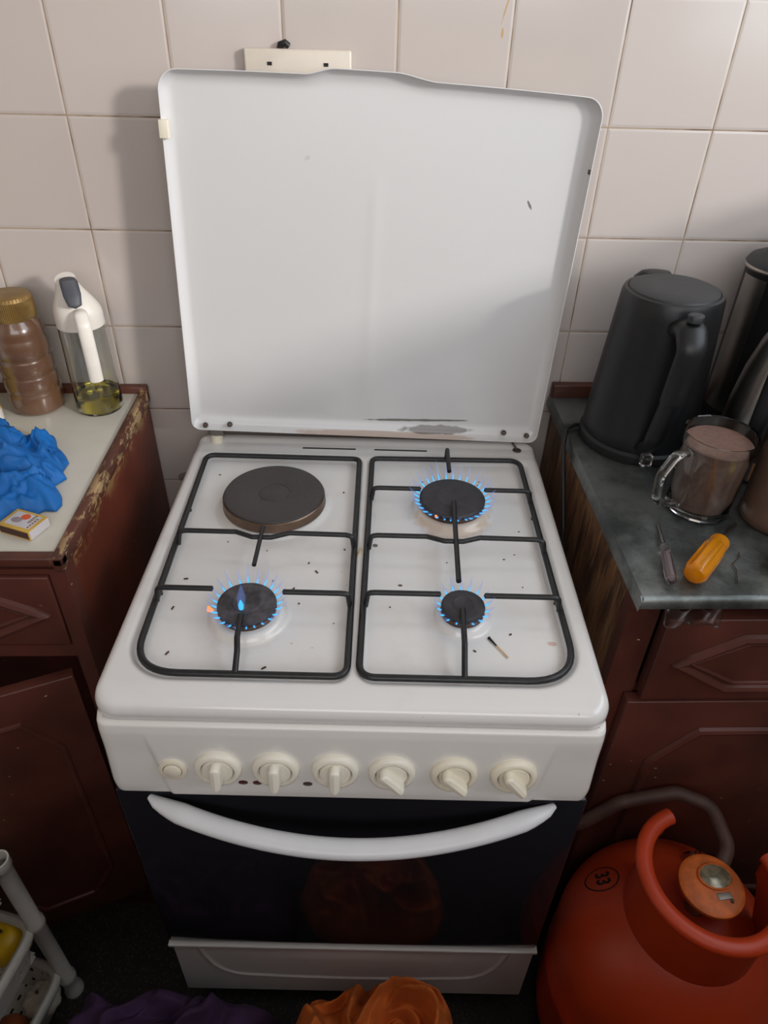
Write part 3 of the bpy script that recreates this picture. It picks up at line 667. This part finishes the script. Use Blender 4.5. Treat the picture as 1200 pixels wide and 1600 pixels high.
# heap of cloth: outline polygon, height, creases
def heap(outline, H_, z0, seed, ridges=5, nr=70, na=220, p=2.2, cscale=1.0, fine=0, base=.34):
    cx = sum(q_[0] for q_ in outline)/len(outline); cy = sum(q_[1] for q_ in outline)/len(outline)
    pts = [Vector((x-cx, y-cy)) for x, y in outline]
    def R(a):
        d = Vector((math.cos(a), math.sin(a))); best = .01
        for i in range(len(pts)):
            A, B = pts[i], pts[(i+1) % len(pts)]; e = B-A; den = d.x*e.y-d.y*e.x
            if abs(den) < 1e-9: continue
            t = (A.x*e.y-A.y*e.x)/den; s_ = (A.x*d.y-A.y*d.x)/den
            if t > 0 and -1e-6 <= s_ <= 1+1e-6: best = max(best, t)
        return best
    RR = [R(2*PI*i/na) for i in range(na)]
    def fn(u, v):
        i = int(round(u*na)) % na; a = 2*PI*i/na; r = RR[i]*v
        x = cx+r*math.cos(a); y = cy+r*math.sin(a); P_ = Vector((x*11*cscale, y*11*cscale, seed))
        wv = Vector((noise.noise(P_*1.3), noise.noise(P_*1.3+Vector((7, 3, 1))), 0))*.9
        rid = 1-abs(noise.noise(P_*1.0+wv))*2.4; rid2 = 1-abs(noise.noise(P_*2.3+wv*1.6+Vector((3, 9, 4))))*2.4
        env = (1-v**p)**.75 if v < 1 else 0
        h = H_*env*(base+(.38*max(0, rid)+.28*max(0, rid2))*(.34/base)**1.1+fine*max(0, 1-abs(noise.noise(P_*5.2+wv*2))*3)+.25*noise.noise(P_*.6)*(.34/base))
        x += .006*noise.noise(P_*2+Vector((1, 0, 0)))*v; y += .006*noise.noise(P_*2+Vector((0, 5, 0)))*v
        return (x, y, z0+.0012+max(0, h))
    m = MB(); m.grid(fn, na, nr, wrap=True); return m, (cx, cy, z0)
BAG = [(-.151, -.142), (-.133, -.150), (-.113, -.178), (-.085, -.172), (-.061, -.166), (-.050, -.190), (-.018, -.240), (-.020, -.262), (-.010, -.278), (-.022, -.298), (-.002, -.318), (.006, -.338), (.002, -.354), (-.012, -.352), (-.022, -.362), (-.057, -.374), (-.10, -.385), (-.16, -.37), (-.22, -.30), (-.22, -.20), (-.19, -.15)]
m, c0 = heap(BAG, .055, ZC, 4.2, cscale=1.25, fine=.10)
tag(recenter(m.build('cloth_cap', 'blue', auto=0, solid=.0008), c0), 'crumpled bright blue fabric heap on the cream worktop', 'cloth')
mb_ = empty('matchbox', (-.0255, -.3875, ZC), math.radians(-22), 'small yellow matchbox with red sun label on the cream worktop', 'matchbox')
MB().box((-.024, -.0175, 0), (.024, .0175, .0138), .0004).build('sleeve', 'mbyellow', mb_)
MB().box((-.0235, -.0165, .0008), (.0250, .0165, .0130), .0003).build('tray', 'mbwhite', mb_)
MB().box((-.0225, -.0178, .0018), (.0225, -.0172, .0120)).build('striker', 'mbstrike', mb_)
pl_ = MB().box((-.019, -.0125, .0137), (.0195, .0135, .01395)).build('picture_label', 'mbpanel', mb_)
MB().lathe([(.0058, .01395), (0, .01405)], (-.001, .0068, 0), 24, sx=1.1).build('red_disc', 'mbred', pl_)
MB().lathe([(.0045, .01395), (.0025, .01425), (0, .0143)], (-.008, -.002, 0), 20, sx=1.7, sy=1.2).build('grey_figure', 'mbblob', pl_)
tx = MB()
for row, y in ((0, .010), (1, .003)):
    for k in range(6-row): tx.box((.0085+row*.0, y-.012+k*.0028-.001*row, .01393), (.0125+.0015*row, y-.0105+k*.0028-.001*row, .01405)) if row == 0 else tx.box((.0150, -.0105+k*.0042, .01393), (.0175, -.0080+k*.0042, .01405))
tx.build('label_lettering', 'mbtext', pl_)

# ------------------------------------------------------------------ things on the right worktop
ZR = .9165
kt = empty('electric_kettle', (.838, -.152, ZR), 0, 'matt black electric kettle with upright handle and oval lid', 'kettle')
MB().lathe([(0, 0), (.084, 0), (.087, .004), (.087, .014), (.083, .018)], n=64).build('base', 'rubber', kt)
MB().lathe([(.082, .016), (.0845, .022), (.083, .045), (.077, .13), (.071, .215), (.0695, .232), (.067, .2375), (.0625, .2385)], n=72).build('body', 'bpl', kt)
MB().lathe([(.0622, .2375), (.0605, .2405), (.055, .2425), (.03, .2435), (0, .2438)], n=64).build('lid', 'bpl2', kt)
MB().lathe([(.018, 0), (.020, .012), (.014, .020), (0, .022)], (-.005, .066, .222), 28, sx=1.5, sy=.8).build('spout', 'bpl', kt)
hd_ = Vector((-.05, -1, 0)).normalized()
kp = [hd_*.040+Vector((0, 0, .200)), hd_*.092+Vector((0, 0, .216)), hd_*.110+Vector((0, 0, .198)), hd_*.112+Vector((-.006, 0, .12)), hd_*.106+Vector((-.012, 0, .055)), hd_*.080+Vector((-.014, 0, .028))]
kq = rounded(kp, [0, .014, .02, .03, .02, 0], 8); ko = MB().tube(kq, [.0225-.009*i/len(kq) for i in range(len(kq))], 24, flat=(1, .66)).build('handle', 'bpl', kt)
MB().lathe([(.011, 0), (.011, .008), (.0095, .0095), (0, .010)], hd_*.094+Vector((0, 0, .229)), 24, sx=1, sy=.8).build('lid_button', 'bpl2', ko)
MB().box((-.008, -.008, -.006), (.008, .004, .012), .002).build('power_switch', 'clear_pl', kt).location = hd_*.094+Vector((-.012, 0, .016))
cb = MB().tube(rounded([(.765, -.120, .9200), (.750, -.122, .9225), (.733, -.135, .922), (.724, -.165, .902), (.7235, -.20, .86), (.7245, -.24, .80), (.726, -.27, .70), (.727, -.30, .55), (.7275, -.30, .35)], [0]+[.012]*7+[0], 6), .0032, 10)
tag(recenter(cb.build('power_cable', 'rubber'), (.765, -.12, .918)), 'black kettle cable drooping over the zinc edge beside the cooker', 'cable')
mg = empty('glass_mug', (.868, -.335, ZR), 0, 'clear glass mug filled with milky brown tea', 'mug')
MB().lathe([(0, 0), (.039, 0), (.0425, .002), (.0425, .006), (.041, .009), (.0425, .03), (.0455, .09), (.047, .116), (.0462, .1175), (.0448, .116), (.0435, .09), (.0405, .03), (.039, .012), (0, .011)], n=64).build('glass_body', 'clear', mg)
MB().lathe([(0, .0115), (.0387, .0125), (.0403, .03), (.0433, .09), (.0438, .102), (.0425, .1035), (0, .1035)], n=56).build('milk_tea', 'tea', mg)
ha = Vector((-.93, -.36, 0)).normalized()
MB().tube(rounded([ha*.043+Vector((0, 0, .096)), ha*.068+Vector((0, 0, .099)), ha*.086+Vector((0, 0, .070)), ha*.080+Vector((0, 0, .028)), ha*.041+Vector((0, 0, .014))], [0, .016, .02, .018, 0], 8), .006, 14, flat=(1.15, .8)).build('handle', 'clear', mg)
# flasks
fa = empty('vacuum_flask', (1.030, -.085, ZR), 0, 'tall dark flask with black domed lid standing against the tiles', 'flask')
MB().lathe([(0, 0), (.058, 0), (.060, .006), (.060, .02), (.058, .03), (.058, .245), (.060, .25)], n=56).build('body', 'rubber', fa)
MB().lathe([(.0605, .248), (.0625, .251), (.0605, .254)], n=56).build('steel_band', 'steel', fa)
MB().lathe([(.0610, .254), (.056, .262), (.038, .270), (.034, .275), (.033, .288), (.028, .296), (0, .298)], n=48).build('lid', 'bpl2', fa)
sp_ = MB()
sp_.grid(lambda u, v: (.0585*math.cos(3.0+u*.8), .0585*math.sin(3.0+u*.8), .03+v*.21), 12, 4); sp_.build('steel_strip', 'steel', fa)
fb = empty('steel_carafe', (.990, -.226, ZR), 0, 'steel carafe with black neck, sloping shoulder and long black handle', 'flask')
MB().lathe([(0, 0), (.056, 0), (.058, .004), (.058, .06), (.056, .10), (.050, .15), (.041, .19), (.036, .205)], n=64).build('body', 'steel', fb)
MB().lathe([(.0365, .203), (.037, .21), (.034, .235), (.035, .24), (.035, .262), (.031, .270), (0, .272)], n=48).build('neck_and_stopper', 'rubber', fb)
hb_ = Vector((-.62, -.78, 0)).normalized()
MB().tube(rounded([hb_*.030+Vector((0, 0, .225)), hb_*.058+Vector((0, 0, .222)), hb_*.070+Vector((0, 0, .19)), hb_*.074+Vector((0, 0, .09)), hb_*.060+Vector((0, 0, .045))], [0, .012, .03, .03, 0], 8), .0115, 16, flat=(1, .7)).build('handle', 'rubber', fb)
# sticker curved on the body
def patch(z0_, z1_, a0, a1, r): 
    m_ = MB(); m_.grid(lambda u, v: (r*math.cos(a0+u*(a1-a0)), r*math.sin(a0+u*(a1-a0)), z0_+v*(z1_-z0_)), 10, 3); return m_
sk = patch(.006, .034, -2.50, -1.90, .0584).build('sticker', 'labelblue', fb)
patch(.018, .031, -2.28, -2.10, .0588).build('sticker_patch', 'mbred', sk); patch(.006, .034, -2.05, -1.90, .0588).build('sticker_patch', 'labelorange', sk); patch(.006, .010, -2.50, -2.08, .0588).build('sticker_patch', 'mbred', sk)
pc = empty('plastic_canister', (.967, -.362, ZR), 0, 'brown translucent canister at the right frame edge beside the mug', 'canister')
MB().lathe([(0, 0), (.046, 0), (.049, .004), (.049, .012), (.048, .016), (.0475, .10), (.045, .108), (.043, .11)], n=56).build('canister_body', 'brownjar', pc)
MB().lathe([(.0455, .110), (.0465, .112), (.0465, .124), (.044, .127), (0, .127)], n=48).build('screw_cap', 'brownjar', pc)
yj = empty('yellow_jar', (.937, -.462, ZR), 0, 'small jar with a yellow lid at the right frame edge near the worktop front', 'jar')
MB().lathe([(0, 0), (.021, 0), (.024, .003), (.024, .010), (.023, .012)], n=40).build('jar_body', 'rubber', yj)
MB().lathe([(.0245, .011), (.025, .013), (.025, .026), (.023, .028), (0, .028)], n=40).build('lid', 'labelyel', yj)
# screwdrivers
def fluted(m_, a, b_, prof, n=48, fl=8, depth=.10):
    a, b_ = Vector(a), Vector(b_); T = (b_-a).normalized(); X = T.cross(Vector((0, 0, 1))).normalized(); Y = X.cross(T); L_ = (b_-a).length
    k = len(prof)
    vs = [a+T*(t*L_)+(X*math.cos(2*PI*i/n)+Y*math.sin(2*PI*i/n))*r*(1-(depth*(.5+.5*math.cos(fl*2*PI*i/n)) if f_ else 0)) for t, r, f_ in prof for i in range(n)]
    m_.add(vs, [[j*n+i, j*n+(i+1) % n, (j+1)*n+(i+1) % n, (j+1)*n+i] for j in range(k-1) for i in range(n)])
    m_.f += [tuple(len(m_.v)-n+i for i in range(n))]; m_.m.append(m_.cm); m_.add([vs[i] for i in range(n)], [list(range(n))]); return m_
sd = empty('screwdriver', (.801, -.498, ZR), 0, 'screwdriver with chunky amber handle near the worktop front', 'screwdriver')
A_, B_ = Vector((.799, -.494, ZR+.0145)), Vector((.859, -.428, ZR+.0125))
ofs = Vector((.801, -.498, ZR))
fluted(MB(), A_-ofs, B_-ofs, [(0, .0105, 0), (.03, .013, 0), (.08, .0150, 1), (.5, .0150, 1), (.78, .0145, 1), (.84, .0115, 0), (.9, .0125, 0), (.97, .0125, 0), (1, .007, 0)], depth=.16).build('handle', 'orangepl', sd, auto=50)
MB().tube([B_-ofs, B_-ofs+(B_-A_).normalized()*.065+Vector((0, 0, -.009))], .0028, 10).build('shaft', 'steel', sd)
td = empty('screwdriver', (.773, -.500, ZR), 0, 'slim tester screwdriver with clear plastic handle beside the amber one', 'screwdriver')
ofs = Vector((.773, -.500, ZR)); A_, B_ = Vector((.7735, -.498, ZR+.0075)), Vector((.7885, -.428, ZR+.0065))
fluted(MB(), A_-ofs, B_-ofs, [(0, .004, 0), (.02, .0065, 0), (.10, .0072, 0), (.13, .0074, 1), (.75, .0068, 1), (.8, .005, 0), (.86, .0068, 0), (.93, .0068, 0), (1, .004, 0)], fl=10).build('handle', 'clear_pl', td, auto=50)
fluted(MB(), A_-ofs+(B_-A_)*.1, A_-ofs+(B_-A_)*.75, [(0, .003, 0), (1, .003, 0)], 12).build('inner_element', 'mbblob', td)
MB().tube([B_-ofs, B_-ofs+(B_-A_).normalized()*.050+Vector((0, 0, -.0045))], [.0026, .0018], 10).build('shaft', 'steel', td)
wi = MB().tube(rounded([(.884, -.436, ZR+.001), (.880, -.446, ZR+.001), (.866, -.458, ZR+.001), (.866, -.470, ZR+.001), (.858, -.492, ZR+.001)], [0, .003, .003, .004, 0], 4), .0007, 6)
tag(recenter(wi.build('wire_scrap', 'rust'), (.87, -.46, ZR)), 'thin bent wire scrap on the zinc worktop by the amber screwdriver', 'wire')

# ------------------------------------------------------------------ gas cylinder
GC = Vector((.872, -.662, 0))
gcy = empty('gas_cylinder', GC, 0, 'orange gas cylinder with rolled collar standing before the right cabinet', 'gas cylinder')
def domez(r):  # dome height over the shoulder
    R0 = .165; return .298+.163*math.sqrt(max(0, 1-(r/R0)**2))
pr = [(0, .02), (.10, .02), (.14, .035), (.160, .07), (.165, .11), (.165, .205), (.1665, .208), (.1665, .222), (.165, .225), (.165, .298)]+[(.165*math.cos(a*PI/48), .298+.163*math.sin(a*PI/48)) for a in range(1, 25)]
MB().lathe(pr, n=96).build('cylinder_body', 'gas', gcy)
MB().lathe([(.125, 0), (.130, 0), (.130, .05), (.125, .05)], n=64).build('foot_ring', 'gas', gcy)
cl = MB(); a0, a1 = math.radians(108), math.radians(108+268)
def colf(u, v):
    a = a0+u*(a1-a0); e = min(u, 1-u); k = sm(0, .10, e); top = .545; bot = .428
    lo = bot+(1-k)*.07; z = lo+(top-lo)*v; r = .0865+.003*(1-v); return (r*math.cos(a), r*math.sin(a), z)
cl.grid(colf, 90, 12); co = cl.build('collar', 'gas', gcy, solid=.003)
MB().tube([(.0885*math.cos(a0+(a1-a0)*i/80), .0885*math.sin(a0+(a1-a0)*i/80), .547) for i in range(81)], .0105, 16, flat=(1.1, .9)).build('rolled_rim', 'gas', co)
MB().lathe([(.012, .41), (.022, .42), (.022, .445), (.015, .45), (.015, .475), (0, .476)], n=28).build('valve', 'gauge', gcy)
rg = empty('gas_regulator', GC+Vector((.010, .003, .476)), 0, 'round dusty orange regulator with oval gauge seated on the gas cylinder', 'regulator')
rr = MB().lathe([(0, 0), (.020, 0), (.024, .012), (.030, .022), (.041, .028), (.0435, .033), (.043, .038), (.040, .0405), (.036, .041), (.022, .0435), (0, .044)], n=56).build('regulator_body', 'reg', rg)
MB().lathe([(.0165, .0435), (.0185, .0465), (.0170, .048), (.0160, .0465)], (.006, .008, 0), 36, sx=1.3, sy=1).build('gauge_bezel', 'reg', rr)
MB().lathe([(.0162, .0462), (.010, .0475), (0, .048)], (.006, .008, 0), 32, sx=1.3).build('gauge_glass', 'gauge', rr)
MB().box((-.001, -.022, .0425), (.019, -.0125, .0445), .0008, rot=Matrix.Rotation(.1, 3, 'Z')).build('maker_plate', 'plate_label', rr)
MB().lathe([(.0025, .043), (.002, .0455), (0, .046)], (.017, -.024, 0), 12).build('screw', 'rust', rr)
hs = MB().tube(rounded([GC+Vector(p) for p in ((.030, .020, .49), (.060, .060, .505), (.056, .118, .515), (.01, .140, .515), (-.07, .140, .49), (-.12, .140, .43), (-.145, .20, .33), (-.150, .36, .26))], [0]+[.03]*6+[0], 8), .0105, 14)
tag(recenter(hs.build('gas_hose', 'hose'), tuple(GC+Vector((.03, .02, .49)))), 'dull brown rubber hose arching behind the orange cylinder collar', 'hose')
for k, (x, y, r_) in enumerate(((-.083, .045, .4), (.035, .075, 1.0), (.07, .045, 2.0))):
    pass
# plastic seal scraps
sc_m = MB()
for (x, y, z, r_) in ((.030, .072, .452, .3), (.055, .050, .455, .9)):
    sc_m.grid(lambda u, v: (x+.022*(u-.5)*math.cos(r_)+.004*math.sin(v*5), y+.010*(v-.5)+.006*math.sin(u*8), z+.012*math.sin(u*5+v*3)), 10, 6)
sc_m.build('seal_scrap', 'clear_pl', gcy, solid=.0006)
# number 33 in a ring on the dome
cu = bpy.data.curves.new('number', 'FONT'); cu.body = '33'; cu.size = .0235; cu.align_x = 'CENTER'; cu.align_y = 'CENTER'; cu.extrude = 0; cu.offset = .0007; cu.space_character = 1.05
to = bpy.data.objects.new('number', cu); COL.objects.link(to); dg = bpy.context.evaluated_depsgraph_get(); me = bpy.data.meshes.new_from_object(to.evaluated_get(dg)); bpy.data.objects.remove(to)
NP = Vector((.770, -.598))-GC.xy
dn = Vector((-.16, -1)).normalized(); rtv = Vector((-dn.y, dn.x))   # reading direction runs toward the viewer
bm = bmesh.new(); bm.from_mesh(me)
bmesh.ops.triangulate(bm, faces=bm.faces[:])
bmesh.ops.subdivide_edges(bm, edges=[e for e in bm.edges if e.calc_length() > .003], cuts=2)
nm = MB(); vs = []
for v in bm.verts:
    p = NP+dn*v.co.x+rtv*v.co.y; vs.append((p.x, p.y, domez(p.length)+.0008))
bm.verts.index_update(); nm.add(vs, [[v.index for v in f.verts] for f in bm.faces]); bm.free()
def ringf(u, v):
    a = u*2*PI; r = .0195+v*.0018; p = NP+Vector((math.cos(a), math.sin(a)))*r; return (p.x, p.y, domez(p.length)+.0008)
nm.grid(ringf, 64, 2, wrap=True)
nm.build('number_marking', 'ink', gcy, smooth=False)

# ------------------------------------------------------------------ vegetable rack
RK = Vector((-.115, -.585, 0)); RA = math.radians(-14)
rk = empty('vegetable_rack', RK, RA, 'white plastic tiered vegetable rack beside the left cabinet door', 'rack')
# local: x negative = left, y negative = toward viewer; corner posts at (0,0), (-.30,0), (0,-.20), (-.30,-.20)
TW, TD = .30, .20
for i, (x, y) in enumerate(((0, 0), (-TW-.01, 0), (-.01, -TD-.02), (-TW, -TD-.02))):
    if i == 2: continue
    m_ = MB(); m_.lathe([(.0135, 0), (.0165, .002), (.0165, .012), (.0130, .020), (.0130, .05), (.0150, .053), (.0150, .066), (.0125, .070), (.0125, .26), (.0150, .263), (.0150, .276), (.0125, .280), (.0125, .447), (.0150, .450), (.0150, .468), (.0125, .468), (.0125, .44)], (x, y, 0), 28)
    m_.build('post', 'rack', rk)
def tray(z):
    # a basket whose floor and walls are perforated with slots
    m_ = MB(); nu, nv = 200, 14
    cx, cy = -TW/2+.004, -TD/2-.008; hx, hy = TW/2-.004, TD/2+.006
    def outline(a):
        e = .22; ca, sa = math.cos(a), math.sin(a); return (abs(ca)**e*(1 if ca > 0 else -1), abs(sa)**e*(1 if sa > 0 else -1))
    def f(u, v):
        o_ = outline(u*2*PI); k = 1-.10*v; return (cx+o_[0]*hx*k, cy+o_[1]*hy*k, z-.085*v)
    m_.grid(f, nu, nv, wrap=True, skip=lambda i, j: (i % 5 in (2,)) and j in (3, 4, 8, 9))
    def g(u, v):
        return (cx-hx*.9+u*hx*1.8, cy-hy*.9+v*hy*1.8, z-.085)
    m_.grid(g, 60, 44, skip=lambda i, j: i % 4 == 2 and j % 5 in (2, 3))
    b_ = m_.build('basket', 'rack', rk, solid=.0015, smooth=False)
    P = []
    for i in range(120):
        a = 2*PI*i/120; o_ = outline(a); dip = -.020*max(0, (-o_[1]))*(1 if abs(o_[0]) < .9 else .4)
        P.append((cx+o_[0]*hx*1.01, cy+o_[1]*hy*1.01, z+dip*.7))
    MB().tube(P, .010, 12, closed=True, flat=(.8, 1.1)).build('rim', 'rack', b_)
for z in (.452, .262, .058+.03): tray(z)
rest = [
 ('yellow_fruit', .040, (-.172, -.590, .262-.083+.040), 'fruit', 'round yellow fruit in the middle tier of the white rack', 'fruit', (1, .95, .92)),
 ('garlic_bulb', .031, (-.156, -.612, .0315), 'garlic', 'pale papery garlic bulb in the lowest rack tier by the post', 'garlic', (1, 1, .85)),
 ('onion', .034, (-.190, -.668, .036), 'onion', 'reddish-brown onion in front of the garlic in the lowest rack tier', 'onion', (1, 1, .92))]
for nm_, r, p, mt, lb, ct, s_ in rest:
    m_ = MB()
    def f(u, v, r=r, nm_=nm_, s_=s_):
        th = v*PI; a = u*2*PI; rr_ = r*(1+(.05*math.cos(9*a)*math.sin(th) if nm_ == 'garlic_bulb' else .012*math.cos(3*a)*math.sin(th)))
        z = rr_*math.cos(th)*s_[2]; q_ = math.sin(th)
        if nm_ != 'yellow_fruit' and v < .16: z += r*.35*(1-v/.16)**2
        if nm_ == 'yellow_fruit' and v < .14: z -= r*.16*(1-v/.14)**2
        return (rr_*q_*math.cos(a)*s_[0], rr_*q_*math.sin(a)*s_[1], z)
    m_.grid(f, 48, 30, wrap=True); t_ = empty(nm_, p, 0, lb, ct); m_.build('flesh' if nm_ == 'yellow_fruit' else 'bulb', mt, t_)
    MB().lathe([(.003, 0), (.0025, .006), (0, .0065)], (0, 0, r*s_[2]*(.82 if nm_ == 'yellow_fruit' else 1.25)), 10).build('stem', 'crumb', t_)

# ------------------------------------------------------------------ cloths on the floor before the cooker
PUR = [(-.02, -.65), (.06, -.635), (.16, -.642), (.24, -.648), (.27, -.66), (.27, -.72), (.24, -.86), (.10, -.90), (-.08, -.86), (-.10, -.74), (-.06, -.64)]
m, c0 = heap(PUR, .25, 0.0, 9.1, cscale=.6, p=7, base=.62)
tag(recenter(m.build('purple_cloth', 'purple', auto=0, solid=.001), c0), 'dark purple cloth heaped on the floor against the cooker drawer', 'cloth')
ORA = [(.31, -.665), (.36, -.650), (.44, -.652), (.50, -.654), (.545, -.67), (.57, -.72), (.54, -.84), (.42, -.90), (.30, -.86), (.265, -.74)]
m, c0 = heap(ORA, .33, 0.0, 2.6, cscale=.9, p=7, base=.68)
tag(recenter(m.build('orange_cloth', 'orange', auto=0, solid=.001), c0), 'orange cloth bundled on the floor in front of the cooker', 'cloth')
